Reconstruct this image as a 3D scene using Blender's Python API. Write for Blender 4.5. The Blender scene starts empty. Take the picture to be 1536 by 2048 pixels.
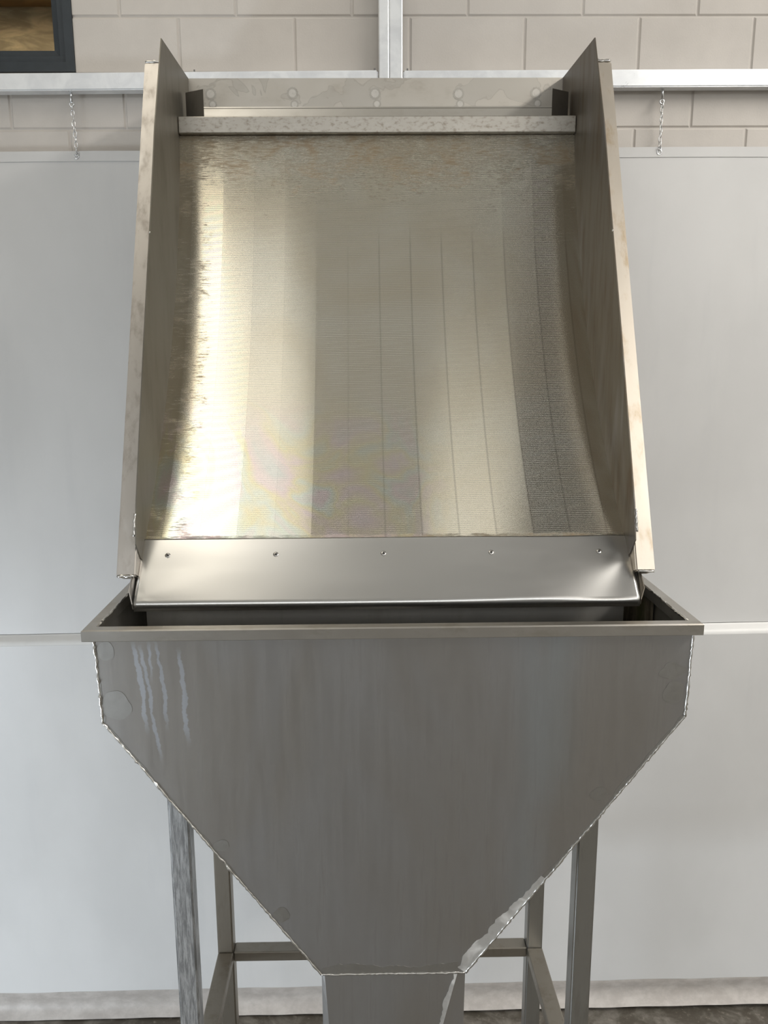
import bpy, bmesh, math, random
from mathutils import Vector, Matrix, noise as mnoise
random.seed(7)
S = bpy.context.scene
COL = S.collection
H = 2.82                      # height of the eye above the floor; heights below are written from that level

# ------------------------------------------------------------------ camera
F_PX, PITCH, ROLL, YAW, SHIFT = 1628.57, 0.1953, 0.0064, 0.0133, 24.72
def camera():
    fwd = Vector((math.sin(YAW)*math.cos(PITCH), math.cos(YAW)*math.cos(PITCH), -math.sin(PITCH)))
    right = Vector((math.cos(YAW), -math.sin(YAW), 0))
    down = fwd.cross(right)
    r = math.cos(ROLL)*right + math.sin(ROLL)*down
    d = math.cos(ROLL)*down - math.sin(ROLL)*right
    m = Matrix((r, -d, -fwd)).transposed().to_4x4()
    m.translation = (0, 0, H)
    cd = bpy.data.cameras.new('camera'); c = bpy.data.objects.new('camera', cd); COL.objects.link(c)
    c.matrix_world = m
    cd.sensor_fit = 'AUTO'; cd.sensor_width = 36.0
    cd.lens = F_PX/2048*36.0
    cd.shift_x = SHIFT/2048
    cd.clip_start = 0.02
    S.camera = c
camera()

# ------------------------------------------------------------------ world, lights, exposure
S.view_settings.view_transform = 'Standard'
S.view_settings.look = 'None'
S.view_settings.gamma = 1.0
S.view_settings.use_curve_mapping = False
S.view_settings.exposure = 0.12
W = bpy.data.worlds.new('hall_air'); S.world = W; W.use_nodes = True
W.node_tree.nodes['Background'].inputs[0].default_value = (0.75, 0.80, 0.85, 1)
W.node_tree.nodes['Background'].inputs[1].default_value = 0.25

def area(name, loc, target, sx, sy, power, color):
    l = bpy.data.lights.new(name, 'AREA'); l.shape = 'RECTANGLE'; l.size = sx; l.size_y = sy
    l.energy = power; l.color = color
    o = bpy.data.objects.new(name, l); COL.objects.link(o)
    o.location = loc
    o.rotation_euler = (Vector(target)-Vector(loc)).to_track_quat('-Z', 'Y').to_euler()
    return o
# ceiling lamps of the hall (rows run towards the wall), daylight from the open door on the left
area('ceiling_lamp_row', (-1.12, 1.80, H+2.6), (-1.12, 1.801, 0), 0.55, 1.9, 12, (1.0, 0.925, 0.79))
area('added_reflection_light', (-0.62, 1.80, H+2.65), (-0.62, 1.801, 0), 0.42, 1.6, 2.8, (1.0, 0.97, 0.91))  # added unseen panel, gives the screen's reflection a softer second step
area('added_reflection_light', (0.72, 1.80, H+2.65), (0.72, 1.801, 0), 0.50, 0.8, 1.3, (1.0, 0.97, 0.90))  # added unseen panel, brightens the reflection right of the screen's centre
area('ceiling_lamp_row', (3.5, -0.4, H+2.6), (3.5, -0.399, 0), 0.6, 4.6, 270, (1.0, 0.955, 0.89))
area('added_front_fill', (0.4, -5.9, H+1.95), (0.4, 0, H+0.6), 8.0, 1.1, 115, (0.97, 0.985, 1.0))  # unseen fill added behind the camera to lift the back wall
area('door_daylight', (-3.4, 0.6, 0.45), (0, 1.9, -1.0), 3.0, 0.85, 185, (0.83, 0.915, 1.0))

# ------------------------------------------------------------------ material helpers
class NT:
    def __init__(s, name):
        s.m = bpy.data.materials.new(name); s.m.use_nodes = True
        s.t = s.m.node_tree; s.n = s.t.nodes; s.l = s.t.links
        s.b = s.n['Principled BSDF']
        s.co = s.n.new('ShaderNodeTexCoord').outputs['Object']
        s.geo = None
    def put(s, sock, v):
        if v is None: return
        if isinstance(v, bpy.types.NodeSocket): s.l.new(v, sock)
        elif isinstance(v, (tuple, list)) and len(v) == 3 and sock.type == 'RGBA': sock.default_value = (*v, 1)
        else: sock.default_value = v
    def set(s, key, v): s.put(s.b.inputs[key], v)
    def math(s, op, a, b=None, c=None, clamp=False):
        n = s.n.new('ShaderNodeMath'); n.operation = op; n.use_clamp = clamp
        for i, v in enumerate((a, b, c)):
            if v is not None: s.put(n.inputs[i], v)
        return n.outputs[0]
    def scale(s, v, co=None):
        n = s.n.new('ShaderNodeMapping'); s.put(n.inputs['Vector'], co or s.co); n.inputs['Scale'].default_value = v
        return n.outputs[0]
    def noise(s, sc, scale=(1, 1, 1), detail=4, rough=0.55, dist=0.0, co=None, color=False):
        n = s.n.new('ShaderNodeTexNoise'); s.put(n.inputs['Vector'], s.scale(scale, co))
        n.inputs['Scale'].default_value = sc; n.inputs['Detail'].default_value = detail
        n.inputs['Roughness'].default_value = rough; n.inputs['Distortion'].default_value = dist
        return n.outputs['Color' if color else 'Fac']
    def ramp(s, f, a, b, smooth=True):                # 0 at a, 1 at b
        n = s.n.new('ShaderNodeMapRange'); n.interpolation_type = 'SMOOTHSTEP' if smooth else 'LINEAR'
        s.put(n.inputs[0], f); n.inputs[1].default_value = a; n.inputs[2].default_value = b
        return n.outputs[0]
    def mix(s, f, a, b, mode='MIX'):
        n = s.n.new('ShaderNodeMix'); n.data_type = 'RGBA'; n.blend_type = mode
        s.put(n.inputs[0], f); s.put(n.inputs[6], a); s.put(n.inputs[7], b)
        return n.outputs[2]
    def xyz(s, co=None):
        n = s.n.new('ShaderNodeSeparateXYZ'); s.put(n.inputs[0], co or s.co); return n.outputs
    def bump(s, h, strength=0.3, dist=0.002, key='Normal'):
        n = s.n.new('ShaderNodeBump'); n.inputs['Strength'].default_value = strength; n.inputs['Distance'].default_value = dist
        s.put(n.inputs['Height'], h); s.put(s.b.inputs[key], n.outputs[0]); return n.outputs[0]

def steel(name, base, dark=None, light=None, rough=0.38, rvar=0.12, grain=(1, 1, 1), gscale=14, damt=0.6, lamt=0.4, bumpd=0.0006, bstr=0.25, metal=1.0, spec=0.5):
    """worn stainless sheet: base colour, darker dirt film and paler handled patches, stretched along `grain`"""
    t = NT(name)
    c = base
    n1 = t.noise(gscale, grain, 6, 0.62)
    n2 = t.noise(gscale*0.35, grain, 3, 0.5, 0.6)
    if dark: c = t.mix(t.math('MULTIPLY', t.ramp(n1, 0.48, 0.72), damt), c, dark)
    if light: c = t.mix(t.math('MULTIPLY', t.ramp(n2, 0.5, 0.72), lamt), c, light)
    t.set('Base Color', c); t.set('Metallic', metal); t.set('Specular IOR Level', spec)
    t.set('Roughness', t.math('ADD', t.math('MULTIPLY', n1, rvar*2), rough-rvar))
    t.bump(t.noise(gscale*0.8, grain, 3, 0.5), bstr, bumpd)
    return t

def plain(name, col, rough=0.5, metal=0.0, var=0.06, sc=20, grain=(1, 1, 1)):
    t = NT(name)
    n = t.noise(sc, grain, 5, 0.6)
    t.set('Base Color', t.mix(t.ramp(n, 0.35, 0.7), tuple(x*(1-var) for x in col), tuple(min(1, x*(1+var)) for x in col)))
    t.set('Roughness', rough); t.set('Metallic', metal)
    return t

M = {}
def mats():
    t = plain('painted_block', (0.60, 0.565, 0.525), 0.75, 0, 0.05, 3.0)
    t.bump(t.noise(160, detail=4), 0.2, 0.002); M['block'] = t.m
    t = NT('concrete_floor')
    a = t.noise(9, detail=8, rough=0.65, dist=0.5); b = t.noise(38, detail=6, rough=0.7)
    c = t.mix(t.ramp(a, 0.38, 0.64), (0.085, 0.074, 0.058), (0.205, 0.19, 0.165))
    c = t.mix(t.math('MULTIPLY', t.ramp(b, 0.56, 0.7), 0.6), c, (0.30, 0.27, 0.23))
    t.set('Base Color', c); t.set('Roughness', 0.55); t.bump(b, 0.25, 0.003); M['floor'] = t.m
    M['hall_paint'] = plain('hall_paint', (0.55, 0.55, 0.54), 0.8).m
    M['ceiling_paint'] = plain('ceiling_paint', (0.78, 0.78, 0.77), 0.8).m
    M['blocker'] = plain('blocker_dark', (0.05, 0.047, 0.043), 0.8).m
    # tarpaulin
    t = NT('white_tarpaulin')
    n = t.noise(2.2, (1, 1, 0.6), 4, 0.5); st = t.noise(9, (1, 1, 0.12), 4, 0.6)
    c = t.mix(t.ramp(n, 0.35, 0.7), (0.60, 0.60, 0.595), (0.66, 0.66, 0.655))
    c = t.mix(t.math('MULTIPLY', t.ramp(st, 0.55, 0.75), 0.25), c, (0.55, 0.555, 0.56))
    t.set('Base Color', c); t.set('Roughness', 0.42); t.bump(t.noise(60, detail=3), 0.08, 0.002); M['tarp'] = t.m
    t = NT('soiled_tarpaulin_hem')
    z = t.xyz()[2]
    n = t.noise(14, (1, 1, 1.5), 6, 0.65); n2 = t.noise(4, (1, 1, 1), 3)
    c = t.mix(t.ramp(n, 0.35, 0.7), (0.39, 0.36, 0.335), (0.50, 0.47, 0.44))
    c = t.mix(t.math('MULTIPLY', t.ramp(n2, 0.55, 0.8), 0.5), c, (0.38, 0.35, 0.31))
    t.set('Base Color', c); t.set('Roughness', 0.5); M['hem'] = t.m
    t = plain('lit_ledge_tarpaulin', (0.76, 0.76, 0.75), 0.4, 0, 0.03, 6); M['strip'] = t.m  # paler tarpaulin: the light on the seam ledge is put into its colour
    # galvanised frame
    t = NT('galvanised_steel')
    v = t.n.new('ShaderNodeTexVoronoi'); v.inputs['Scale'].default_value = 26; t.put(v.inputs['Vector'], t.co)
    n = t.noise(11, (1, 1, 1), 5, 0.6, 0.8)
    c = t.mix(t.ramp(n, 0.35, 0.68), (0.76, 0.78, 0.80), (0.88, 0.90, 0.91))
    t.set('Base Color', c); t.set('Metallic', 0.3); t.set('Roughness', t.math('ADD', t.math('MULTIPLY', n, 0.25), 0.2))
    t.bump(t.noise(30, (1, 1, 1), 3), 0.25, 0.0015); M['galv'] = t.m
    M['chain'] = steel('zinc_chain', (0.72, 0.73, 0.74), None, None, 0.25, 0.05).m
    # window
    M['win'] = plain('anthracite_frame', (0.030, 0.038, 0.045), 0.42, 0, 0.08, 30).m
    t = NT('window_glass'); t.set('Base Color', (0.95, 0.97, 0.96)); t.set('Roughness', 0.02); t.set('Transmission Weight', 1.0); t.set('IOR', 1.05); M['glass'] = t.m
    t = NT('brown_board')
    g = t.noise(8, (0.5, 1, 5), 6, 0.6, 0.8)
    t.set('Base Color', t.mix(t.ramp(g, 0.35, 0.7), (0.19, 0.135, 0.075), (0.30, 0.225, 0.125))); t.set('Roughness', 0.6); M['board'] = t.m
    t = NT('dim_plaster')
    g = t.noise(6, (0.7, 1, 2.5), 6, 0.6, 1.0)
    t.set('Base Color', t.mix(t.ramp(g, 0.4, 0.7), (0.13, 0.105, 0.065), (0.27, 0.22, 0.14))); t.set('Roughness', 0.7); M['plaster'] = t.m
    # machine
    M['tube'] = steel('scuffed_tube_steel', (0.56, 0.53, 0.49), (0.36, 0.32, 0.28), (0.70, 0.68, 0.65), 0.50, 0.1, (1.2, 1.2, 0.35), 26, 0.7, 0.5).m
    t = steel('stained_tube_steel', (0.58, 0.53, 0.46), (0.42, 0.32, 0.20), (0.66, 0.63, 0.58), 0.50, 0.1, (1.6, 1.6, 0.28), 14, 0.75, 0.4); M['tube_stained'] = t.m
    M['plate'] = steel('dull_side_plate', (0.16, 0.148, 0.122), (0.11, 0.098, 0.076), (0.21, 0.20, 0.175), 0.45, 0.08, (1, 1.4, 0.4), 8, 0.6, 0.35, metal=0.45, spec=0.25).m
    t = steel('rusty_side_plate', (0.135, 0.118, 0.094), (0.105, 0.068, 0.038), (0.25, 0.25, 0.265), 0.45, 0.08, (1, 3.2, 0.5), 9, 0.8, 0.45, metal=0.45, spec=0.25); M['plate_rusty'] = t.m
    M['tab'] = steel('dark_weir_plate', (0.2, 0.185, 0.16), (0.16, 0.145, 0.12), None, 0.5, metal=0.4, spec=0.3).m
    t = steel('header_steel', (0.47, 0.44, 0.39), (0.36, 0.325, 0.275), (0.55, 0.53, 0.49), 0.48, 0.08, (0.6, 1, 1), 12, 0.6, 0.4)
    n = t.noise(10, (0.8, 1, 1), 3, 0.5, 0.6)
    edge = t.ramp(t.math('ABSOLUTE', t.math('SUBTRACT', n, 0.54)), 0.014, 0.003)
    c0 = t.b.inputs['Base Color'].links[0].from_socket
    inside = t.math('MULTIPLY', t.ramp(n, 0.535, 0.55), 0.35)
    c1 = t.mix(inside, c0, (0.37, 0.35, 0.315))
    t.set('Base Color', t.mix(t.math('MULTIPLY', edge, 0.35), c1, (0.30, 0.28, 0.245)))
    M['header'] = t.m
    M['header_low'] = steel('trough_steel', (0.52, 0.50, 0.46), (0.40, 0.37, 0.32), (0.6, 0.585, 0.55), 0.42, 0.08, (0.5, 1, 1), 14, 0.5, 0.4).m
    M['weir'] = steel('pitted_weir_bar', (0.43, 0.405, 0.36), (0.22, 0.185, 0.14), (0.50, 0.48, 0.44), 0.46, 0.1, (0.6, 1, 1), 95, 0.7, 0.3).m
    M['mark'] = steel('weld_stain', (0.39, 0.37, 0.33), (0.32, 0.30, 0.26), None, 0.46, 0.08, (1, 1, 1), 60).m
    M['markrim'] = steel('weld_halo', (0.50, 0.475, 0.43), (0.40, 0.38, 0.34), None, 0.42, 0.05, (1, 1, 1), 70).m
    # wedge wire screen
    t = NT('wedge_wire')
    x, y, z = t.xyz()
    dirt = t.noise(230, (0.14, 1, 1), 5, 0.7)
    blot = t.noise(16, (0.7, 1, 1), 5, 0.6, 0.6)
    big = t.noise(2.6, (1, 1, 1), 3, 0.5, 0.5)
    top = t.ramp(z, 0.12, 0.66)
    c = t.mix(t.ramp(big, 0.35, 0.7), (0.60, 0.55, 0.44), (0.64, 0.61, 0.52))
    # brown mineral film, thickest along the top and down the left side
    side = t.ramp(x, -0.36, -0.47)
    right = t.math('MULTIPLY', t.ramp(x, 0.40, 0.5), t.ramp(z, -0.05, 0.4))
    where = t.math('MAXIMUM', t.math('MAXIMUM', top, t.math('MULTIPLY', side, 0.8)), t.math('MULTIPLY', right, 0.72))
    bottom = t.ramp(z, -0.462, -0.474)
    where = t.math('MAXIMUM', where, bottom)
    level = t.math('ADD', t.math('MULTIPLY', blot, 0.45), t.math('MULTIPLY', dirt, 0.55))
    film = t.ramp(t.math('ADD', level, t.math('MULTIPLY', t.math('SUBTRACT', where, 1.0), 0.5)), 0.38, 0.60)
    c = t.mix(t.math('MULTIPLY', film, 0.78), c, t.mix(t.ramp(blot, 0.45, 0.65), (0.14, 0.11, 0.068), (0.21, 0.145, 0.075)))
    # iridescent sheen of the lower part put into the base colour: bluish, pink, straw
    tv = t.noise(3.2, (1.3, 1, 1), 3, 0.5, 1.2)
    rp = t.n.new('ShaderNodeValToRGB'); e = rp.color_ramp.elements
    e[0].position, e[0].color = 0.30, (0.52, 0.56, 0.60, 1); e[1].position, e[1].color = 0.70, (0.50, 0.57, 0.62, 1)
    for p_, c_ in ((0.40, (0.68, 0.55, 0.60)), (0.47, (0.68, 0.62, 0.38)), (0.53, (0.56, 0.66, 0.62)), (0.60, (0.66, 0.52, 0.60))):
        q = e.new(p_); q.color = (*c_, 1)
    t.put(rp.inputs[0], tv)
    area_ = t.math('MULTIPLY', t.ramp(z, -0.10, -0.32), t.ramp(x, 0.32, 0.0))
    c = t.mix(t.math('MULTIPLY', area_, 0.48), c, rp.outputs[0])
    # support rods showing between the wires
    fr = t.math('ABSOLUTE', t.math('SUBTRACT', t.math('FRACT', t.math('ADD', t.math('DIVIDE', t.math('SUBTRACT', x, -0.5205), 0.0973), 0.5)), 0.5))
    rodm = t.math('MULTIPLY', t.ramp(fr, 0.045, 0.0), t.math('MULTIPLY', t.ramp(x, -0.15, 0.15), t.ramp(z, 0.42, 0.28)))
    c = t.mix(t.math('MULTIPLY', rodm, 0.35), c, (0.24, 0.22, 0.18))
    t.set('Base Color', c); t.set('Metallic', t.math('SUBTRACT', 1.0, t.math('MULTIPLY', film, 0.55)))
    t.set('Roughness', t.math('ADD', 0.13, t.math('MULTIPLY', film, 0.3)))
    M['screen'] = t.m
    t = steel('brushed_tray', (0.66, 0.655, 0.635), None, (0.70, 0.695, 0.68), 0.30, 0.02, (0.25, 1, 1), 30, 0.3, 0.3, 0.0, 0.0); M['tray'] = t.m
    M['bolt'] = steel('bolt_steel', (0.62, 0.61, 0.58), None, None, 0.25, 0.05).m
    M['socket'] = plain('bolt_socket_shadow', (0.03, 0.03, 0.03), 0.6).m
    M['weld'] = steel('weld_bead', (0.68, 0.67, 0.64), (0.30, 0.28, 0.25), None, 0.3, 0.1, (1, 1, 1), 60, 0.6, 0.3, 0.002, 0.6).m
    M['rim'] = steel('rim_steel', (0.50, 0.48, 0.445), (0.36, 0.33, 0.28), (0.62, 0.61, 0.58), 0.36, 0.08, (0.5, 0.5, 1), 22, 0.6, 0.4).m
    # hopper front sheet with dried drips
    t = NT('hopper_sheet')
    x, y, z = t.xyz()
    fine = t.noise(34, (1.5, 1, 0.10), 6, 0.65); big = t.noise(2.4, (1.2, 1, 0.5), 4, 0.5, 0.4)
    c = t.mix(t.ramp(big, 0.36, 0.66), (0.355, 0.34, 0.32), (0.385, 0.385, 0.39))
    c = t.mix(t.math('MULTIPLY', t.ramp(fine, 0.52, 0.72), 0.45), c, (0.30, 0.29, 0.275))
    blue = t.math('MULTIPLY', t.ramp(t.math('ABSOLUTE', t.math('SUBTRACT', x, 0.43)), 0.10, 0.02), t.ramp(t.noise(5, (1, 1, 0.3)), 0.35, 0.6))
    c = t.mix(t.math('MULTIPLY', blue, 0.4), c, (0.37, 0.42, 0.45))
    wob = t.math('MULTIPLY', t.math('SUBTRACT', t.noise(9, (0.05, 1, 1), 4, 0.6), 0.5), 0.05)
    drips = None
    for x0, k, w, z0, z1 in ((-0.520, -0.09, 0.0055, -0.66, -0.87), (-0.505, -0.11, 0.0045, -0.67, -0.94), (-0.468, -0.07, 0.0045, -0.66, -0.86), (-0.418, -0.04, 0.006, -0.68, -0.90), (-0.485, 0.02, 0.003, -0.66, -0.74)):
        xc = t.math('ADD', t.math('ADD', t.math('MULTIPLY', t.math('SUBTRACT', z, z0), k), x0), wob)
        ww = t.math('MULTIPLY', t.math('ADD', t.noise(26+40*w*100, (0.3, 1, 1), 3, 0.6), -0.12), 2.2*w)
        d = t.ramp(t.math('SUBTRACT', t.math('ABSOLUTE', t.math('SUBTRACT', x, xc)), ww), 0.0018, -0.0012)
        d = t.math('MULTIPLY', d, t.math('MULTIPLY', t.ramp(z, z1-0.02, z1+0.05), t.ramp(z, z0+0.02, z0-0.02)))
        drips = d if drips is None else t.math('MAXIMUM', drips, d)
    c = t.mix(t.math('MULTIPLY', drips, 0.75), c, (0.50, 0.53, 0.58))
    t.set('Base Color', c); t.set('Metallic', 0.92)
    t.set('Roughness', t.math('ADD', 0.34, t.math('MULTIPLY', fine, 0.16)))
    t.bump(t.noise(7, (1, 1, 0.6), 3), 0.12, 0.004); M['hopper'] = t.m
    M['ground'] = steel('ground_weld_zone', (0.52, 0.515, 0.50), (0.36, 0.35, 0.33), (0.92, 0.92, 0.91), 0.42, 0.12, (1, 1, 1), 44, 0.5, 0.9, 0.003, 0.5, metal=0.6).m
    M['buffed'] = steel('buffed_weld_edge', (0.40, 0.395, 0.38), (0.36, 0.355, 0.34), (0.46, 0.455, 0.44), 0.42, 0.1, (1, 1, 1), 40, 0.5, 0.5).m
    M['inner'] = steel('wet_inner_sheet', (0.46, 0.445, 0.41), (0.34, 0.32, 0.28), (0.52, 0.51, 0.48), 0.48, 0.1, (1, 1, 0.3), 12, 0.6, 0.3).m
    t = NT('mossy_sheet')
    n = t.noise(22, (1, 1, 0.35), 7, 0.7); g = t.noise(12, (1, 1, 0.3), 4, 0.6)
    c = t.mix(t.ramp(n, 0.4, 0.62), (0.12, 0.095, 0.06), (0.30, 0.26, 0.18))
    c = t.mix(t.math('MULTIPLY', t.ramp(g, 0.52, 0.66), 0.8), c, (0.075, 0.085, 0.02))
    t.set('Base Color', c); t.set('Roughness', 0.55); t.set('Metallic', 0.2); M['moss'] = t.m
    t = NT('scratched_leg_steel')
    n = t.noise(120, (1, 1, 0.10), 6, 0.75, 0.3)
    t.set('Base Color', t.mix(t.ramp(n, 0.38, 0.64), (0.26, 0.265, 0.27), (0.56, 0.57, 0.58))); t.set('Metallic', 0.8); t.set('Roughness', 0.45)
    t.bump(n, 0.3, 0.001); M['leg_scratched'] = t.m
    M['leg'] = steel('leg_steel', (0.37, 0.37, 0.355), (0.26, 0.25, 0.225), (0.46, 0.46, 0.45), 0.42, 0.08, (1, 1, 0.2), 30, 0.5, 0.4).m
    M['leg_brown'] = steel('dull_brace_steel', (0.33, 0.305, 0.265), (0.23, 0.205, 0.165), None, 0.45, 0.08, (1, 1, 0.3), 24, 0.5, 0.4).m
    M['black'] = plain('black_gap', (0.01, 0.01, 0.01), 0.8).m
mats()

# ------------------------------------------------------------------ mesh helpers
def box(bm, x0, x1, y0, y1, z0, z1, bev=0.0, mi=0):
    vs = [bm.verts.new(p) for p in ((x0, y0, z0), (x1, y0, z0), (x1, y1, z0), (x0, y1, z0), (x0, y0, z1), (x1, y0, z1), (x1, y1, z1), (x0, y1, z1))]
    fs = [bm.faces.new([vs[i] for i in q]) for q in ((3, 2, 1, 0), (4, 5, 6, 7), (0, 1, 5, 4), (1, 2, 6, 5), (2, 3, 7, 6), (3, 0, 4, 7))]
    for f in fs: f.material_index = mi
    if bev > 0:
        es = {e for f in fs for e in f.edges}
        r = bmesh.ops.bevel(bm, geom=list(es), offset=bev, segments=2, profile=0.5, affect='EDGES')
        for f in r['faces']: f.material_index = mi
    return vs
def poly_extrude(bm, pts, vec, mi=0):
    """solid from a planar outline (3-D points) pushed along vec"""
    a = [bm.verts.new(p) for p in pts]; b = [bm.verts.new(Vector(p)+Vector(vec)) for p in pts]
    n = len(pts)
    fs = [bm.faces.new(a), bm.faces.new(b[::-1])]
    for i in range(n): fs.append(bm.faces.new((a[i], b[i], b[(i+1) % n], a[(i+1) % n])))
    for f in fs: f.material_index = mi
    return fs
def hexa(bm, lo, hi, mi=0):
    """solid between two matching outlines"""
    a = [bm.verts.new(p) for p in lo]; b = [bm.verts.new(p) for p in hi]; n = len(lo)
    fs = [bm.faces.new(a[::-1]), bm.faces.new(b)]
    for i in range(n): fs.append(bm.faces.new((a[i], a[(i+1) % n], b[(i+1) % n], b[i])))
    for f in fs: f.material_index = mi
    return fs
def tube(bm, pts, rad, seg=8, closed=False, mi=0, cap=True):
    pts = [Vector(p) for p in pts]; n = len(pts); rings = []
    up0 = None
    for i, p in enumerate(pts):
        if closed: d = pts[(i+1) % n]-pts[i-1]
        else: d = pts[min(i+1, n-1)]-pts[max(i-1, 0)]
        d.normalize()
        if up0 is None:
            u = d.orthogonal().normalized()
        else:
            u = (up0-d*up0.dot(d)).normalized()
        up0 = u; w = d.cross(u)
        r = rad[i] if isinstance(rad, (list, tuple)) else rad
        rings.append([bm.verts.new(p+r*(math.cos(a)*u+math.sin(a)*w)) for a in [2*math.pi*k/seg for k in range(seg)]])
    m = n if closed else n-1
    for i in range(m):
        A, B = rings[i], rings[(i+1) % n]
        for k in range(seg):
            f = bm.faces.new((A[k], A[(k+1) % seg], B[(k+1) % seg], B[k])); f.material_index = mi; f.smooth = True
    if cap and not closed:
        for f in (bm.faces.new(rings[0][::-1]), bm.faces.new(rings[-1])): f.material_index = mi
def bead(bm, a, b, r, step=0.007, seed=0, mi=0):
    """irregular weld bead from a to b"""
    rnd = random.Random(seed); a, b = Vector(a), Vector(b); n = max(4, int((b-a).length/step))
    pts, rad = [], []
    for i in range(n+1):
        p = a.lerp(b, i/n)+Vector((rnd.uniform(-1, 1), rnd.uniform(-1, 1), rnd.uniform(-1, 1)))*r*0.35
        pts.append(p); rad.append(r*rnd.uniform(0.65, 1.25))
    tube(bm, pts, rad, 6, mi=mi)
def obj(name, bm, mat, parent=None, smooth=None):
    me = bpy.data.meshes.new(name)
    bmesh.ops.recalc_face_normals(bm, faces=bm.faces)
    off = Vector((0, 0, H))-(Vector(parent.get('_o', (0, 0, 0))) if parent else Vector((0, 0, 0)))
    ms = mat if isinstance(mat, (list, tuple)) else [mat]
    for m in ms: me.materials.append(M[m])
    # mesh origin at the part's own centre of bounds so every part can be picked up on its own
    co = [v.co for v in bm.verts]
    c = Vector([(min(p[i] for p in co)+max(p[i] for p in co))/2 for i in range(3)])
    bm.to_mesh(me); bm.free()
    o = bpy.data.objects.new(name, me); COL.objects.link(o)
    if parent: o.parent = parent
    o['_o'] = (0, 0, 0)
    o.location = off
    if parent: o['_o'] = parent['_o']
    if parent and parent.type == 'MESH': o.location = (0, 0, 0)
    if smooth:
        for p in me.polygons: p.use_smooth = True
    return o
def thing(name, label, cat, loc, group=None):
    o = bpy.data.objects.new(name, None); COL.objects.link(o); o.location = loc; o.empty_display_size = 0.1
    o['label'] = label; o['category'] = cat; o['_o'] = tuple(loc)
    if group: o['group'] = group
    return o
def struct(name, bm, mat): 
    o = obj(name, bm, mat); o['kind'] = 'structure'; return o
BM = bmesh.new

# ------------------------------------------------------------------ the hall
FZ = -H; CZ = 2.75; YW = 3.0932
X0, X1, Y0 = -3.5, 5.6, -6.0
bm = BM(); box(bm, X0, X1, Y0, 4.6, FZ-0.1, FZ); struct('floor', bm, 'floor')
bm = BM(); box(bm, X0, X1, Y0, YW+0.3, CZ, CZ+0.1); struct('ceiling', bm, 'ceiling_paint')
bm = BM(); box(bm, 1.06, 1.9, Y0, 2.6, CZ-0.42, CZ-0.01, 0.01); struct('reflection_blocker', bm, 'blocker')  # unseen dark mass added to darken the right of the screen's reflection
bm = BM(); box(bm, X0-0.1, X0, Y0, YW+0.3, FZ, CZ); struct('wall_left', bm, 'hall_paint')
bm = BM(); box(bm, X1, X1+0.1, Y0, YW+0.3, FZ, CZ); struct('wall_right', bm, 'hall_paint')
bm = BM(); box(bm, X0, X1, Y0-0.1, Y0, FZ, CZ); struct('wall_front', bm, 'hall_paint')

# block wall with chamfered (V) joints; the window opening is cut out of the courses
WX0, WX1, WZ0, WZ1 = -2.30, -0.978, 0.958, 2.05
def block_wall():
    bm = BM(); BW, BH, ch, dp = 0.40, 0.1808, 0.0055, 0.006
    zj = 1.1342
    def piece(xa, xb, za, zb, cl, cr, cb, ct):
        vs0 = [(xa, YW+dp, za), (xb, YW+dp, za), (xb, YW+dp, zb), (xa, YW+dp, zb)]
        vs1 = [(xa+cl, YW, za+cb), (xb-cr, YW, za+cb), (xb-cr, YW, zb-ct), (xa+cl, YW, zb-ct)]
        a = [bm.verts.new(p) for p in vs0]; b = [bm.verts.new(p) for p in vs1]
        bm.faces.new(b)
        for i in range(4): bm.faces.new((a[i], a[(i+1) % 4], b[(i+1) % 4], b[i]))
    g = 0.0016
    for r in range(-24, 10):
        za, zb = zj+r*BH+g, zj+(r+1)*BH-g
        if za > CZ: continue
        if zb < FZ: continue
        za, zb = max(za, FZ), min(zb, CZ)
        off = 0.0 if r % 2 == 0 else 0.5
        for k in range(-12, 18):
            xa = -0.8159+(k+off)*BW+g; xb = xa+BW-2*g
            if xb < X0 or xa > X1: continue
            inz = zb > WZ0 and za < WZ1
            if inz and xb > WX0 and xa < WX1:
                if za < WZ0-0.012: piece(xa, xb, za, WZ0, ch, ch, ch, 0)
                zz = max(za, WZ0)
                cb = ch if zz == za else 0
                if xa < WX0-0.012: piece(xa, WX0, zz, zb, ch, 0, cb, ch)
                if xb > WX1+0.012: piece(WX1, xb, zz, zb, 0, ch, cb, ch)
                continue
            piece(xa, xb, za, zb, ch, ch, ch, ch)
    # mortar bed behind the joints, with the opening left free
    yb0, yb1 = YW+dp-0.0005, YW+0.16
    box(bm, X0, WX0, yb0, yb1, FZ, CZ); box(bm, WX1, X1, yb0, yb1, FZ, CZ)
    box(bm, WX0, WX1, yb0, yb1, FZ, WZ0); box(bm, WX0, WX1, yb0, yb1, WZ1, CZ)
    struct('wall_back', bm, 'block')
block_wall()

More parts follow.
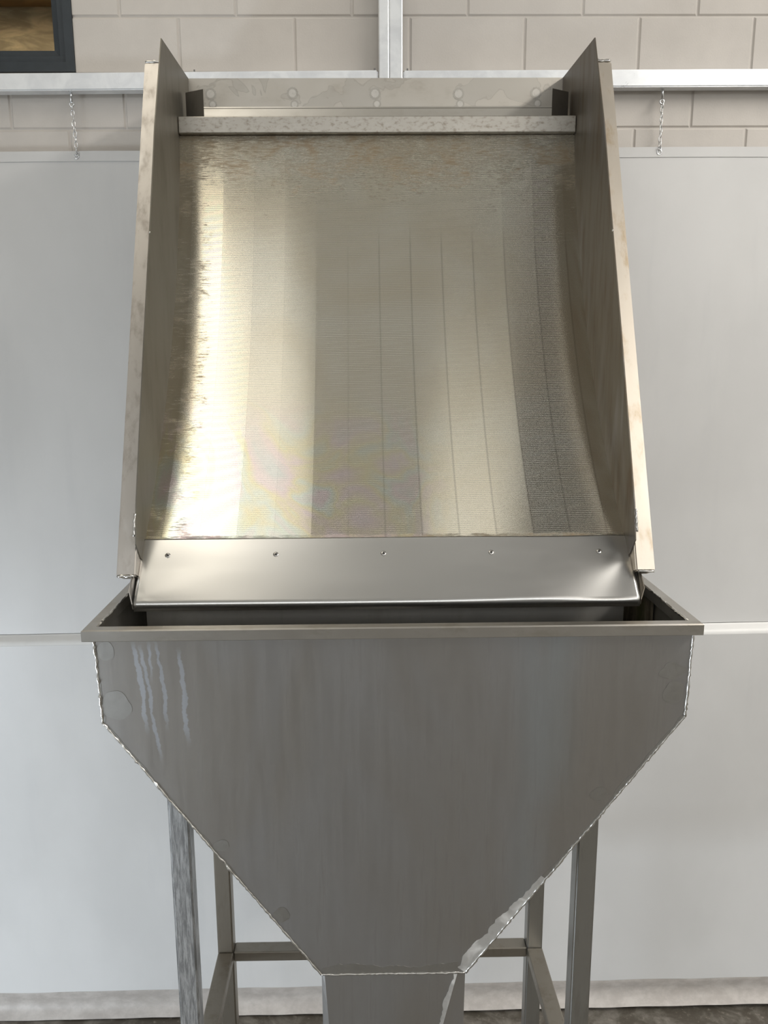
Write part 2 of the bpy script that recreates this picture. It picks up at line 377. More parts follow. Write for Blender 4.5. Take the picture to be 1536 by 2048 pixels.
# window with anthracite frame, glazed, dim room behind it
def window():
    bm = BM()
    def ring(x0, x1, z0, z1, w, ya, yb, bev):
        box(bm, x0, x1, ya, yb, z0, z0+w, bev); box(bm, x0, x1, ya, yb, z1-w, z1, bev)
        box(bm, x0, x0+w, ya, yb, z0+w, z1-w, bev); box(bm, x1-w, x1, ya, yb, z0+w, z1-w, bev)
    # splayed outer frame: mitred L profile
    x0, x1, z0, z1 = WX0+0.001, WX1-0.001, WZ0+0.001, WZ1-0.001
    prof = [(0.0, 0.0, YW-0.006), (0.030, 0.030, YW-0.006), (0.034, 0.034, YW+0.006), (0.052, 0.052, YW+0.006), (0.054, 0.054, YW+0.016), (0.074, 0.072, YW+0.018), (0.076, 0.074, YW+0.05)]
    def loop(i, _, y): return [bm.verts.new(p) for p in ((x0+i, y, z0+i), (x1-i, y, z0+i), (x1-i, y, z1-i), (x0+i, y, z1-i))]
    L = [loop(*p) for p in prof]
    back = loop(0.0, 0, YW+0.09); backi = loop(0.076, 0, YW+0.09)
    seq = [back]+L+[backi]
    for a, b in zip(seq, seq[1:]+[seq[0]]):
        for k in range(4): bm.faces.new((a[k], a[(k+1) % 4], b[(k+1) % 4], b[k]))
    w = struct('window_1', bm, 'win')
    bm = BM(); box(bm, x0+0.07, x1-0.07, YW+0.036, YW+0.042, z0+0.07, z1-0.07); obj('pane', bm, 'glass', w)
    bm = BM()
    box(bm, x0+0.0745, x0+0.077, YW+0.030, YW+0.036, z0+0.0745, z1-0.0745)
    box(bm, x1-0.077, x1-0.0745, YW+0.030, YW+0.036, z0+0.0745, z1-0.0745)
    box(bm, x0+0.077, x1-0.077, YW+0.030, YW+0.036, z0+0.0745, z0+0.077)
    obj('gasket', bm, 'black', w)
    # the dim room on the other side
    bm = BM()
    box(bm, -3.2, -0.3, 4.30, 4.36, 0.2, 1.62, mi=1); box(bm, -3.2, -0.3, 4.22, 4.36, 1.62, 3.0, mi=0)
    box(bm, -3.2, -0.3, YW+0.165, 4.36, 3.0, 3.06); box(bm, -3.2, -0.3, YW+0.165, 4.36, 0.14, 0.2)
    box(bm, -3.26, -3.2, YW+0.165, 4.36, 0.14, 3.06); box(bm, -0.3, -0.24, YW+0.165, 4.36, 0.14, 3.06)
    struct('wall_inner', bm, ['board', 'plaster'])
    l = bpy.data.lights.new('room_lamp', 'POINT'); l.energy = 75; l.color = (1, 0.86, 0.62); l.shadow_soft_size = 0.15
    o = bpy.data.objects.new('room_lamp', l); COL.objects.link(o); o.location = (-1.5, 3.7, H+2.5)
window()

# ------------------------------------------------------------------ hanging tarpaulin
TX0, TX1 = -2.9, 3.3
def tarp():
    root = thing('tarpaulin', 'white tarpaulin sheet hung by chains over the block wall behind the hopper', 'tarpaulin', (0.2, YW-0.03, 0.0))
    def ytop(x): return 0.700+0.0035*(x-0.2)-0.006*math.sin(math.pi*((x+0.99)/2.06))**2
    def fold(x, z):
        s = mnoise.noise(Vector((x*3.1, 0.3, z*0.25)))*0.004+mnoise.noise(Vector((x*9, 4.3, z*0.4)))*0.0018
        return s
    nx = 150
    xs = [TX0+(TX1-TX0)*i/nx for i in range(nx+1)]
    def grid(name, mat, rows, closed_hint=None):
        bm = BM(); R = []
        def near(a, b, k): return (lambda x: a[0](x)*(1-k)+b[0](x)*k, lambda x: a[1](x)*(1-k)+b[1](x)*k)
        rows = [rows[0], near(rows[0], rows[1], 0.02)]+rows[1:-1]+[near(rows[-1], rows[-2], 0.02), rows[-1]]
        for zf, yf in rows:
            R.append([bm.verts.new((x, yf(x), zf(x))) for x in xs])
        for a, b in zip(R, R[1:]):
            for i in range(nx): bm.faces.new((a[i], a[i+1], b[i+1], b[i]))
        o = obj(name, bm, mat, root, True)
        s = o.modifiers.new('thickness', 'SOLIDIFY'); s.thickness = 0.0015; s.offset = 0
        return o
    def seam(x): return -1.078+0.0062*x
    ys = 0.018
    rows = []
    for k in range(31):
        u = k/30
        rows.append((lambda x, u=u: ytop(x)*(1-u)+(seam(x)+0.002)*u,
                     lambda x, u=u: YW-0.0195-0.0035*u*u+fold(x, ytop(x)*(1-u)+seam(x)*u)*min(1, 0.12+u*u*1.1)))
    grid('upper_sheet', 'tarp', rows)
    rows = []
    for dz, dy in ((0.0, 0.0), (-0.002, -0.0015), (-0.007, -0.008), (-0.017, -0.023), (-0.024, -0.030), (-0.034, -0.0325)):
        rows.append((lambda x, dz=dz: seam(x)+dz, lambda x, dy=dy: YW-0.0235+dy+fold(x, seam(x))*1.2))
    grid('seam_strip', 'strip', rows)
    rows = rows[-1:]
    for k in range(1, 25):
        u = k/24
        rows.append((lambda x, u=u: (seam(x)-0.034)*(1-u)+(-2.695+hemw(x))*u,
                     lambda x, u=u: YW-0.056+0.025*math.sin(u*math.pi*0.5)+fold(x, -1.1*(1-u)-2.7*u)*(1-0.4*u)))
    def hemw(x): return 0.004*mnoise.noise(Vector((x*4.5, 7, 1)))+0.006*x
    grid('lower_sheet', 'tarp', rows)
    rows = []
    for u, dy in ((0, 0.0), (0.12, -0.001), (0.35, 0.007), (0.6, 0.008), (0.78, -0.004), (0.9, -0.018), (1.0, -0.03)):
        rows.append((lambda x, u=u: (-2.695+hemw(x))*(1-u)+(-2.806+0.0066*x)*u,
                     lambda x, dy=dy: YW-0.031+dy+fold(x, -2.7)*0.6+0.003*mnoise.noise(Vector((x*7, 2, dy*60)))))
    grid('bottom_hem', 'hem', rows)
    rows = []
    for u in (0, 0.5, 1):
        rows.append((lambda x, u=u: ytop(x)+0.0005-0.034*u, lambda x, u=u: YW-0.0208+fold(x, 0.7)*0.12-0.001))
    grid('top_hem', 'tarp', rows)
    for cx in (-0.990, 1.071):
        bm = BM()
        tube(bm, [(cx+0.008*math.cos(a), YW-0.0225, ytop(cx)-0.017+0.008*math.sin(a)) for a in [2*math.pi*k/16 for k in range(16)]], 0.0022, 6, True)
        obj('eyelet', bm, 'chain', root)
tarp()

# ------------------------------------------------------------------ galvanised hanging rail
def rail():
    root = thing('hanging_rail', 'shiny galvanised rail and centre post fixed along the block wall above the tarpaulin', 'rail', (0.12, 3.06, H+0.9))
    ya, yb = 3.030, 3.080
    def slab(xa, xb, za0, za1):
        bm = BM(); zt0, zt1 = za0, za1
        lo = [(xa, ya, zt0-0.056), (xb, ya, zt1-0.056), (xb, yb, zt1-0.056), (xa, yb, zt0-0.056)]
        hi = [(xa, ya, zt0), (xb, ya, zt1), (xb, yb, zt1), (xa, yb, zt0)]
        hexa(bm, lo, hi)
        bmesh.ops.bevel(bm, geom=bm.edges[:], offset=0.004, segments=2, affect='EDGES')
        return bm
    obj('rail', slab(-2.6, 0.0715, 0.9283, 0.9445), 'galv', root)
    obj('rail', slab(0.1590, 3.0, 0.9430, 0.9500), 'galv', root)
    bm = BM()
    box(bm, 0.0745, 0.1100, 3.026, 3.080, 0.885, CZ, 0.004); box(bm, 0.1102, 0.1562, 3.026, 3.080, 0.885, CZ, 0.004)
    obj('post', bm, 'galv', root)
    for x, z in ((-0.560, 0.941), (0.0603, 0.9445), (0.174, 0.943)):
        bm = BM(); tube(bm, [(x, 3.052, z-0.003), (x, 3.052, z+0.003), (x, 3.052, z+0.0031), (x, 3.052, z+0.012)], [0.0055, 0.0055, 0.003, 0.003], 8)
        obj('bolt', bm, 'chain', root)
rail()

# ------------------------------------------------------------------ chains
def chain(x, ztop, zend, dx, label, seed):
    root = thing('chain', label, 'chain', (x, 3.055, H+ztop), 'chains holding up the tarpaulin')
    rnd = random.Random(seed)
    bm = BM(); tube(bm, [(x, 3.055, ztop+0.004), (x-0.001, 3.055, ztop-0.042)], 0.005, 10)
    tube(bm, [(x-0.001+0.007*math.sin(a), 3.055, ztop-0.049+0.007*math.cos(a)) for a in [2*math.pi*k/14 for k in range(14)]], 0.0028, 6, True)
    obj('eye_bolt', bm, 'chain', root)
    za = ztop-0.052; n = 9; L = (za-zend)/n
    for i in range(n):
        u = (i+0.5)/n
        c = Vector((x+dx*u+rnd.uniform(-0.001, 0.001), 3.055+0.012*u, za-(i+0.5)*L))
        ang = (0.35 if i % 2 else 1.75)+rnd.uniform(-0.25, 0.25)
        ux = Vector((math.cos(ang), math.sin(ang), 0)); uz = Vector((rnd.uniform(-0.12, 0.12), 0, 1)).normalized()
        h = L*0.5+0.001; r = 0.0052
        pts = []
        for k in range(20):
            a = 2*math.pi*k/20
            px, pz = r*math.cos(a), math.sin(a)
            pts.append(c+ux*px+uz*((h-r)*(1 if pz > 0 else -1)*min(1, abs(pz)*3)+r*pz))
        bm = BM(); tube(bm, pts, 0.0017, 6, True); obj('link', bm, 'chain', root)
    bm = BM()
    e = Vector((x+dx, 3.067, zend+0.002))
    tube(bm, [e+Vector((0.006*math.sin(a), 0.002*math.sin(a), -0.006+0.007*math.cos(a))) for a in [0.2+4.4*k/10 for k in range(11)]], 0.0018, 6)
    obj('hook', bm, 'chain', root)
chain(-0.9885, 0.893, 0.690, 0.001, 'short zinc chain on the rail left of the steel sieve, by the window', 1)
chain(1.0655, 0.897, 0.703, 0.005, 'short zinc chain on the rail right of the steel sieve', 2)

# ------------------------------------------------------------------ sieve bend
SXL, SXR = -0.5615, 0.6885
SC = [(2.768, 0.700), (2.762, 0.671), (2.682, 0.410), (2.5946, 0.187), (2.4528, -0.0295), (2.2789, -0.2735), (2.103, -0.4513), (2.0676, -0.4798)]   # arc of the screen (depth, height)
def make_arc():
    # one smooth quartic through the measured arc
    import numpy as np
    P = np.array(SC[1:]); k = np.polyfit(P[:, 1], P[:, 0], 4)
    z = np.linspace(P[0, 1], P[-1, 1], 1500); y = np.polyval(k, z)
    D = [(float(a), float(b)) for a, b in zip(y, z)]
    L = [0]
    for a, b in zip(D, D[1:]): L.append(L[-1]+math.hypot(b[0]-a[0], b[1]-a[1]))
    return D, L
ARC, ARCL = make_arc()
def arc_at(s):
    import bisect
    i = min(max(bisect.bisect(ARCL, s)-1, 0), len(ARC)-2)
    u = (s-ARCL[i])/(ARCL[i+1]-ARCL[i]); a, b = ARC[i], ARC[i+1]
    # normal from neighbouring points
    a0, b0 = ARC[max(i-3, 0)], ARC[min(i+4, len(ARC)-1)]
    ty, tz = b0[0]-a0[0], b0[1]-a0[1]; l = math.hypot(ty, tz); ty /= l; tz /= l
    return (a[0]+(b[0]-a[0])*u, a[1]+(b[1]-a[1])*u), (tz, -ty)      # point, front normal (towards the viewer and up)

def sieve():
    root = thing('sieve_bend', 'tall stainless steel curved sieve with wedge wire screen standing over the hopper', 'sieve', (0.0635, 2.45, H-0.61))
    th = 0.003
    # --- wedge wire screen: horizontal wires between support rods, every field a little out of line
    bm = BM(); pitch = 0.0032; n = int(ARCL[-1]/pitch)
    rods = [SXL+0.041+0.0973*k for k in range(13)]
    cuts = [SXL]+rods+[SXR]
    rnd = random.Random(3)
    tilt = [0.00028+rnd.uniform(-0.0001, 0.0001) for _ in range(8)]+[0.00010+rnd.uniform(-0.00005, 0.00005) for _ in range(8)]
    prof = ((0.0, -0.0008), (0.07, 0.0), (0.2, 0.00003), (0.5, 0.00006), (0.8, 0.00003), (0.94, 0.0))
    nsub = 4
    for f, (xa, xb) in enumerate(zip(cuts, cuts[1:])):
        xs = [xa+(xb-xa)*k/nsub for k in range(nsub+1)]
        prev = None
        for w in range(n):
            for (fr, hh) in prof:
                (y, z), (ny, nz) = arc_at((w+fr)*pitch)
                row = []
                for k, x in enumerate(xs):
                    u = k/nsub*2-1
                    bow = -0.00025*(1-u*u)+tilt[f]*u
                    row.append(bm.verts.new((x, y+ny*(hh+bow), z+nz*(hh+bow))))
                if prev:
                    for k in range(nsub):
                        fc = bm.faces.new((prev[k], prev[k+1], row[k+1], row[k])); fc.smooth = True
                prev = row
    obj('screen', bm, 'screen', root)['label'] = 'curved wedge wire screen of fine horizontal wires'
    # --- side plates (front edge, top edge, back edge)
    front = [(2.570, 0.886), (2.4318, 0.6168), (2.3312, 0.376), (2.1893, 0.054), (2.0802, -0.205), (2.0084, -0.378), (1.985, -0.47), (2.02, -0.515)]
    back = [(2.20, -0.607), (2.46, -0.607), (2.80, -0.25), (2.946, -0.02), (2.946, 0.893)]
    for xa, sgn, mt in ((SXL, -1, 'plate'), (SXR, 1, 'plate_rusty')):
        bm = BM(); poly_extrude(bm, [(xa, y, z) for y, z in front+back], (sgn*th, 0, 0))
        o = obj('side_plate', bm, mt, root)
        o['label'] = 'dull grey side plate' if sgn < 0 else 'side plate streaked with rust'
        bm = BM()
        x = xa-sgn*0.0005
        tube(bm, [(x+sgn*0.001, 2.3, 0.316), (x-sgn*0.0015, 2.3, 0.316)], 0.0035, 10); obj('rivet', bm, 'bolt', o)
        # ground weld nub at the foot of the plate
        bm = BM(); bead(bm, (xa+sgn*0.004, 2.004, -0.395), (xa+sgn*0.006, 1.992, -0.45), 0.0032, 0.005, 5); obj('weld_bead', bm, 'weld', o)
    # --- side tubes
    for xi, sgn, mt in ((SXL-th, -1, 'tube'), (SXR+th, 1, 'tube_stained')):
        bm = BM()
        A, B = Vector((0, 2.5661, 0.8215)), Vector((0, 1.9715, -0.547))
        d = (A-B).normalized(); nrm = Vector((0, d.z, -d.y))      # towards the back
        xo = xi+sgn*0.0485
        lo = [(xi, *(B.yz)), (xo, *(B.yz)), (xo, *((B+nrm*0.06).yz)), (xi, *((B+nrm*0.06).yz))]
        hi = [(xi, *(A.yz)), (xo, *(A.yz)), (xo, *((A+nrm*0.06).yz)), (xi, *((A+nrm*0.06).yz))]
        hexa(bm, lo, hi); bmesh.ops.bevel(bm, geom=bm.edges[:], offset=0.0035, segments=3, affect='EDGES')
        o = obj('side_tube', bm, mt, root)
        if sgn > 0: o['label'] = 'square tube with brown run marks'
        for P, s in ((A, 1), (B, -1)):
            bm = BM()
            c = [Vector((xi+sgn*0.003, P.y, P.z)), Vector((xo-sgn*0.003, P.y, P.z)), Vector((xo-sgn*0.003, (P+nrm*0.055).y, (P+nrm*0.055).z))]
            bead(bm, c[0]+d*s*0.001, c[1]+d*s*0.001, 0.0042, 0.006, int(s*3)+sgn)
            obj('weld_bead', bm, 'weld', o)
    # --- header plate, folded towards the trough
    bm = BM()
    poly_extrude(bm, [(SXL, 2.946, 0.8933), (SXL, 2.946, 0.804), (SXL, 2.949, 0.804), (SXL, 2.949, 0.8933)], (SXR-SXL, 0, 0))
    hp = obj('header_plate', bm, 'header', root)
    bm = BM()
    poly_extrude(bm, [(SXL, 2.9455, 0.805), (SXL, 2.905, 0.690), (SXL, 2.908, 0.688), (SXL, 2.949, 0.803)], (SXR-SXL, 0, 0))
    obj('trough_floor', bm, 'header_low', root)
    rnd = random.Random(11)
    for x in (-0.49, -0.2165, 0.0594, 0.3394, 0.60):
        for dz, r in ((0.0, 0.019), (-0.033, 0.014)):
            z = 0.845+dz+rnd.uniform(-0.002, 0.002); xx = x+(0.006 if dz else 0)
            bm = BM()
            yy = 2.9452
            def disc(rad, y, mi, bmv=bm):
                c = bmv.verts.new((xx, y, z)); ring = [bmv.verts.new((xx+rad*math.cos(a)*rr_, y, z+rad*math.sin(a)*rr_)) for a, rr_ in [(2*math.pi*k/28, 1+0.06*math.sin(3*k+x*9)) for k in range(28)]]
                for k in range(28):
                    f = bmv.faces.new((c, ring[k], ring[(k+1) % 28])); f.material_index = mi
            disc(r, yy, 0); disc(r*0.66, yy-0.0003, 1)
            obj('weld_mark', bm, ['mark', 'markrim'], hp)
    # --- weir bar across the top of the screen
    bm = BM(); box(bm, SXL+0.001, SXR-0.001, 2.738, 2.79, 0.6715, 0.7215, 0.003); obj('weir_bar', bm, 'weir', root)
    bm = BM(); box(bm, SXL+0.001, SXR-0.001, 2.762, 2.785, 0.655, 0.6715); obj('dark_gap_strip', bm, 'black', root)  # black strip stands in for the shade in the gap under the bar
    # --- weir end plates, folded forward
    for s, (xo, xi) in ((-1, (-0.551, -0.4827)), (1, (0.682, 0.6148))):
        bm = BM()
        p = [(xo, 2.838, 0.8185), (xi, 2.765, 0.8075), (xi, 2.765, 0.7225), (xo, 2.838, 0.7225)]
        poly_extrude(bm, p, (s*0.002, 0.0025, 0)); obj('weir_end_plate', bm, 'tab', root)
    # --- closed underflow box behind the screen
    bm = BM()
    poly_extrude(bm, [(SXL, 2.946, 0.80), (SXL, 2.946, -0.02), (SXL, 2.80, -0.25), (SXL, 2.46, -0.607), (SXL, 2.20, -0.607), (SXL, 2.20, -0.604), (SXL, 2.459, -0.604), (SXL, 2.797, -0.249), (SXL, 2.943, -0.019), (SXL, 2.943, 0.80)], (SXR-SXL, 0, 0))
    obj('underflow_box', bm, 'plate', root)
    # --- discharge tray with front lip, side wings and five button head bolts
    T0, T1 = Vector((0, 2.0690, -0.4775)), Vector((0, 1.947, -0.6095))
    tn = Vector((0, -(T0-T1).z, (T0-T1).y)).normalized()
    bm = BM(); nx, ny = 180, 40
    XL, XR = SXL-0.004, SXR+0.006
    def dent(x, u):
        h = 0.0
        for cx, cu, a, rr_, ph in ((SXR-0.015, 0.42, 0.0055, 0.30, 0.3), (SXL+0.02, 0.9, 0.0010, 0.22, 2.2)):
            dx, dy = x-cx, (u-cu)*0.18; r = math.hypot(dx, dy)
            g = math.atan2(dy, -dx if cx > 0 else dx)
            h += a*(r/rr_)*math.exp(-(r/rr_)**2)*math.sin(4.0*g+ph)
        return h+0.0006*mnoise.noise(Vector((x*3, u*2, 0)))
    R = []
    for j in range(ny+1):
        u = j/ny; row = []
        for i in range(nx+1):
            x = XL+(XR-XL)*i/nx
            p = T0.lerp(T1, u)+tn*dent(x, u)
            row.append(bm.verts.new((x, p.y, p.z)))
        R.append(row)
    # rounded fold then the lip
    for k, (dy, dz) in enumerate(((-0.0018, -0.0028), (-0.0024, -0.006), (-0.0015, -0.021))):
        R.append([bm.verts.new((XL+(XR-XL)*i/nx, T1.y+dy, T1.z+dz)) for i in range(nx+1)])
    for a, b in zip(R, R[1:]):
        for i in range(nx):
            f = bm.faces.new((a[i], a[i+1], b[i+1], b[i])); f.smooth = True
    tr = obj('discharge_tray', bm, 'tray', root)
    s = tr.modifiers.new('thickness', 'SOLIDIFY'); s.thickness = 0.003; s.offset = -1
    for sgn, x, pts in ((-1, XL-0.003, [(2.045, -0.508), (1.962, -0.583), (1.945, -0.613), (1.950, -0.628), (2.07, -0.500)]),
                        (1, XR+0.003, [(2.045, -0.505), (1.958, -0.588), (1.945, -0.613), (1.950, -0.628), (2.07, -0.500)])):
        bm = BM(); f0 = pts
        w = [(x+sgn*0.004, pts[0][0]-0.01, pts[0][1]+0.012), (x+sgn*0.011, pts[1][0], pts[1][1]), (x, pts[2][0], pts[2][1]), (x, pts[3][0], pts[3][1]), (x, pts[4][0], pts[4][1])]
        poly_extrude(bm, w, (sgn*0.0025, 0, 0)); obj('side_wing', bm, 'tube' if sgn < 0 else 'plate_rusty', tr)
    for x in (-0.4965, -0.2197, 0.0569, 0.3345, 0.6137):
        c0 = T0.lerp(T1, 0.27); c0.x = x; c0 = c0+tn*0.0005
        u1 = Vector((1, 0, 0)); u2 = tn.cross(u1)
        bm = BM()
        rings = []
        for r, h in ((0.0078, 0.0), (0.0078, 0.0012), (0.0070, 0.003), (0.0052, 0.0042), (0.0031, 0.0045)):
            rings.append([bm.verts.new(c0+tn*h+r*(math.cos(a)*u1+math.sin(a)*u2)) for a in [2*math.pi*k/24 for k in range(24)]])
        for a, b in zip(rings, rings[1:]):
            for k in range(24):
                f = bm.faces.new((a[k], a[(k+1) % 24], b[(k+1) % 24], b[k])); f.smooth = True
        bo = obj('bolt', bm, 'bolt', tr)
        bm = BM()
        hx = [c0+tn*0.0045+0.0032*(math.cos(a)*u1+math.sin(a)*u2) for a in [math.pi/3*k for k in range(6)]]
        poly_extrude(bm, hx, -tn*0.003); obj('hex_socket', bm, 'socket', bo)
sieve()

# ------------------------------------------------------------------ hopper on its stand
def hopper():
    root = thing('hopper', 'large grey stainless steel funnel hopper on four legs in front of the tarpaulin', 'hopper', (0.072, 2.1, 0.0))
    RL, RR, RF, RB, RZ = -0.6300, 0.7737, 1.745, 2.49, -0.610
    fl, hh = 0.029, 0.027
    # rolled rim: four sides as one frame, open in the middle
    bm = BM()
    def ring(i, z): return [bm.verts.new(p) for p in ((RL+i, RF+i, z), (RR-i, RF+i, z), (RR-i, RB-i, z), (RL+i, RB-i, z))]
    b = 0.0028
    seq = [ring(fl, RZ-b), ring(fl-b, RZ), ring(b, RZ), ring(0, RZ-b), ring(0, RZ-hh+0.001), ring(0.001, RZ-hh), ring(fl-0.001, RZ-hh), ring(fl, RZ-hh)]
    for A, B in zip(seq, seq[1:]+[seq[0]]):
        for k in range(4): bm.faces.new((A[k], A[(k+1) % 4], B[(k+1) % 4], B[k]))
    rim = obj('rim', bm, 'rim', root)
    for k, (a, c) in enumerate((((RL+fl, RF+0.06, RZ), (RL+fl, RF+0.22, RZ)), ((RL+fl, RF+0.27, RZ), (RL+fl, RF+0.34, RZ)), ((RR-fl, RF+0.03, RZ), (RR-fl, RF+0.12, RZ)), ((RR-fl, RF+0.16, RZ), (RR-fl, RF+0.26, RZ)))):
        bm = BM(); bead(bm, a, c, 0.0030, 0.006, 20+k); obj('weld_bead', bm, 'weld', rim)
    # body: front sheet, two upper sides, two sloped sides, back sheet
    BL, BR = RL+0.0155, RR-0.0075
    BL, BR = -0.6135, 0.7645
    yf = lambda z: 1.778
    zt, zc, zs = RZ-hh+0.004, -0.848, -1.532
    cl, cr = -0.6065, 0.7590
    sl, sr = -0.1094, 0.2520
    t = 0.003
    out = [(BL, zt), (BR, zt), (cr, zc), (sr, zs), (sl, zs), (cl, zc)]
    bm = BM()
    poly_extrude(bm, [(x, yf(z), z) for x, z in out], (0, t, 0))
    front = obj('front_sheet', bm, 'hopper', root)
    YB, YS = 2.455, 2.14        # back of the mouth, back of the outlet
    bm = BM()
    def quad(p): bm.faces.new([bm.verts.new(q) for q in p])
    for L in (-1, 1):
        x0, x1, x2 = (BL, cl, sl) if L < 0 else (BR, cr, sr)
        quad([(x0, 1.779, zt), (x0, YB, zt), (x1, YB, zc), (x1, 1.779, zc)])
        quad([(x1, 1.779, zc), (x1, YB, zc), (x2, YS, zs), (x2, 1.779, zs)])
    quad([(BL, YB, zt), (BR, YB, zt), (cr, YB, zc), (cl, YB, zc)])
    quad([(cl, YB, zc), (cr, YB, zc), (sr, YS, zs), (sl, YS, zs)])
    bmesh.ops.remove_doubles(bm, verts=bm.verts, dist=0.0005)
    o = obj('side_and_back_sheets', bm, 'inner', root)
    s = o.modifiers.new('thickness', 'SOLIDIFY'); s.thickness = 0.003; s.offset = 0
    # mossy guide sheet inside on the right
    bm = BM(); box(bm, BR-0.012, BR-0.006, 2.02, 2.44, -0.845, RZ-0.012); obj('guide_sheet', bm, 'moss', root)['label'] = 'inner sheet stained brown and green'
    bm = BM(); box(bm, 0.712, 0.7150, 2.12, 2.40, -0.845, RZ-0.014); obj('guide_sheet', bm, 'inner', root)
    bm = BM(); box(bm, BL+0.03, 0.712, 2.12, 2.123, -0.845, RZ-0.016); obj('baffle_sheet', bm, 'inner', root)
    # ground weld zones along the edges of the front sheet
    def zone(p0, p1, inward, wmin, wmax, seed, name='weld_zone', n=40, mat='buffed'):
        rnd = random.Random(seed); bm = BM(); a, bb = Vector(p0), Vector(p1); inn = Vector(inward).normalized(); prev = None; w = wmin
        for i in range(n+1):
            w = min(wmax, max(wmin, w+rnd.uniform(-1, 1)*(wmax-wmin)*0.28))
            p = a.lerp(bb, i/n); q = p+inn*w
            cur = (bm.verts.new((p.x, 1.7776, p.z)), bm.verts.new((q.x, 1.7776, q.z)))
            if prev: bm.faces.new((prev[0], cur[0], cur[1], prev[1]))
            prev = cur
        o = obj(name, bm, mat, front); sd = o.modifiers.new('thickness', 'SOLIDIFY'); sd.thickness = 0.0006; sd.offset = 0
    nl = (sl-cl, zs-zc); inl = (-(nl[1]), 0, nl[0]); inl = (abs(nl[1]), 0, abs(nl[0]))
    inr = (-abs(nl[1]), 0, abs(nl[0]))
    zone((cl+0.001, 0, zc), (sl, 0, zs), inl, 0.002, 0.012, 1)
    zone((cr-0.001, 0, zc), (cr+(sr-cr)*0.62, 0, zc+(zs-zc)*0.62), inr, 0.003, 0.013, 2)
    zone((cr+(sr-cr)*0.62, 0, zc+(zs-zc)*0.62), (sr, 0, zs), inr, 0.014, 0.034, 3, mat='ground')
    zone((sl+0.003, 0, zs+0.001), (sr-0.02, 0, zs+0.001), (0, 0, 1), 0.016, 0.03, 5)
    zone((BL+0.001, 0, zt-0.03), (cl+0.001, 0, zc), (1, 0, 0.02), 0.002, 0.007, 6, n=24)
    zone((BR-0.001, 0, zt-0.03), (cr-0.001, 0, zc), (-1, 0, 0.02), 0.003, 0.012, 8, n=24)
    # buffed patches beside the welds
    for cx, cz, rx, rz, sd_ in ((-0.572, -0.805, 0.036, 0.034, 1), (-0.588, -0.672, 0.020, 0.022, 2), (0.722, -0.735, 0.030, 0.020, 3), (0.728, -0.79, 0.026, 0.03, 4), (-0.205, -1.36, 0.017, 0.022, 5), (-0.345, -1.17, 0.020, 0.014, 6), (0.565, -1.045, 0.020, 0.018, 7)):
        bm = BM()
        pts = []
        for k in range(26):
            a = 2*math.pi*k/26; w = 1+0.35*mnoise.noise(Vector((math.cos(a)*1.2, math.sin(a)*1.2, sd_*5.1)))
            pts.append((cx+rx*w*math.cos(a), 1.7777, cz+rz*w*math.sin(a)))
        poly_extrude(bm, pts, (0, -0.0003, 0)); obj('buffed_patch', bm, 'buffed', front)
    # weld beads along the corners
    y = 1.7775
    for k, (a, b, r) in enumerate((((BL, y, zt-0.01), (cl, y, zc), 0.0032), ((cl, y, zc), (sl, y, zs), 0.0026), ((BR, y, zt-0.01), (cr, y, zc), 0.0032), ((cr, y, zc), (sr, y, zs), 0.0032), ((sl, y, zs), (sr, y, zs), 0.0026))):
        bm = BM(); bead(bm, a, b, r, 0.006, 31+k); obj('weld_bead', bm, 'weld', front)
    # outlet spout, square at the weld and turning round towards the bottom
    bm = BM(); rings = []
    zb = -2.05; ya, yb = 1.7785, 2.13
    for k in range(13):
        u = k/12; z = zs+(zb-zs)*u
        cR, cL, cy = 0.020+0.12*u, 0.008+0.03*u, 0.006+0.05*u
        rings.append([bm.verts.new((x, y, z)) for x, y in ((sl+cL, ya), (sr-cR, ya), (sr, ya+cy), (sr, yb-cy), (sr-cR, yb), (sl+cL, yb), (sl, yb-cy), (sl, ya+cy))])
    for A, B in zip(rings, rings[1:]):
        for q in range(8): bm.faces.new((A[q], A[(q+1) % 8], B[(q+1) % 8], B[q]))
    sp = obj('spout', bm, 'hopper', root)
    sd = sp.modifiers.new('thickness', 'SOLIDIFY'); sd.thickness = 0.003; sd.offset = -1
    rnd = random.Random(41); bm = BM(); prev = None; w1, w2 = 0.010, 0.006
    for k in range(31):
        u = 0.40*k/30; z = zs-0.004+(zb-zs)*u; xe = sr-0.020-0.12*u-0.001
        w1 = min(0.016, max(0.005, w1+rnd.uniform(-0.004, 0.004)))
        cur = (bm.verts.new((xe-w1, 1.7776, z)), bm.verts.new((xe, 1.7776, z)))
        if prev: bm.faces.new((prev[0], prev[1], cur[1], cur[0]))
        prev = cur
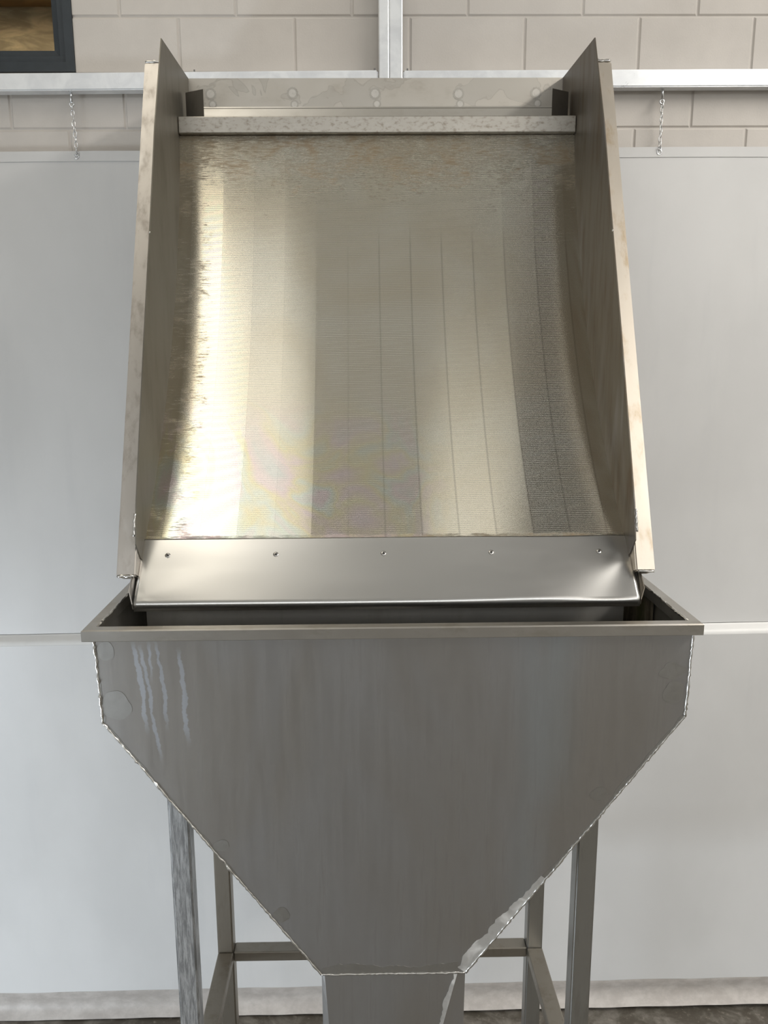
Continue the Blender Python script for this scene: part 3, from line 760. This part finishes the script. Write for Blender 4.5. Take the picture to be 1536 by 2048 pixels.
    o = obj('weld_zone', bm, 'ground', sp); sd = o.modifiers.new('thickness', 'SOLIDIFY'); sd.thickness = 0.0006; sd.offset = 0
    # legs of square tube and the lower braces
    def bar(name, x0, x1, y0, y1, z0, z1, mt, lab=None):
        bm = BM(); box(bm, x0, x1, y0, y1, z0, z1, 0.003); o = obj(name, bm, mt, root)
        if lab: o['label'] = lab
        return o
    w = 0.053
    def side_z(x):      # height of the sloped side at x
        return zc+(zs-zc)*((x-cl)/(sl-cl) if x < 0 else (x-cr)/(sr-cr))
    LX = (-0.5015, 0.6080)
    for x0, x1, mt, lab in ((LX[0], LX[0]+w, 'leg_scratched', 'front leg with scratched weathered face'), (LX[1]-w, LX[1], 'leg', None)):
        for y0, top in ((1.90, 0), (2.44, 1)):
            bm = BM()
            # tops cut along the sloped side
            za, zb_ = side_z(x0)-0.004, side_z(x1)-0.004
            if top:
                k = 0.0
                za = zb_ = min(za, zb_)+0.10
            lo = [(x0, y0, FZ), (x1, y0, FZ), (x1, y0+w, FZ), (x0, y0+w, FZ)]
            hi = [(x0, y0, za), (x1, y0, zb_), (x1, y0+w, zb_), (x0, y0+w, za)]
            hexa(bm, lo, hi); bmesh.ops.bevel(bm, geom=bm.edges[:], offset=0.005, segments=3, affect='EDGES')
            o = obj('leg', bm, mt if not top else ('leg_brown' if x0 < 0 else 'leg'), root)
            if lab and not top: o['label'] = lab
    z1, z0 = -2.010, -2.046
    bar('brace', LX[0]+w+0.0005, LX[1]-w-0.0005, 2.44, 2.44+w-0.003, z0, z1, 'leg_brown')
    bar('brace', LX[0]+0.0005, LX[0]+w-0.0005, 1.9535, 2.4395, z0, z1, 'leg_brown')
    bar('brace', LX[1]-w+0.0005, LX[1]-0.0005, 1.9535, 2.4395, z0, z1, 'leg_brown')
    bar('brace', LX[0]+w+0.0005, LX[1]-w-0.0005, 1.90, 1.95, z0-0.3, z1-0.3, 'leg_brown')
hopper()
for o in S.objects:
    if '_o' in o.keys(): del o['_o']
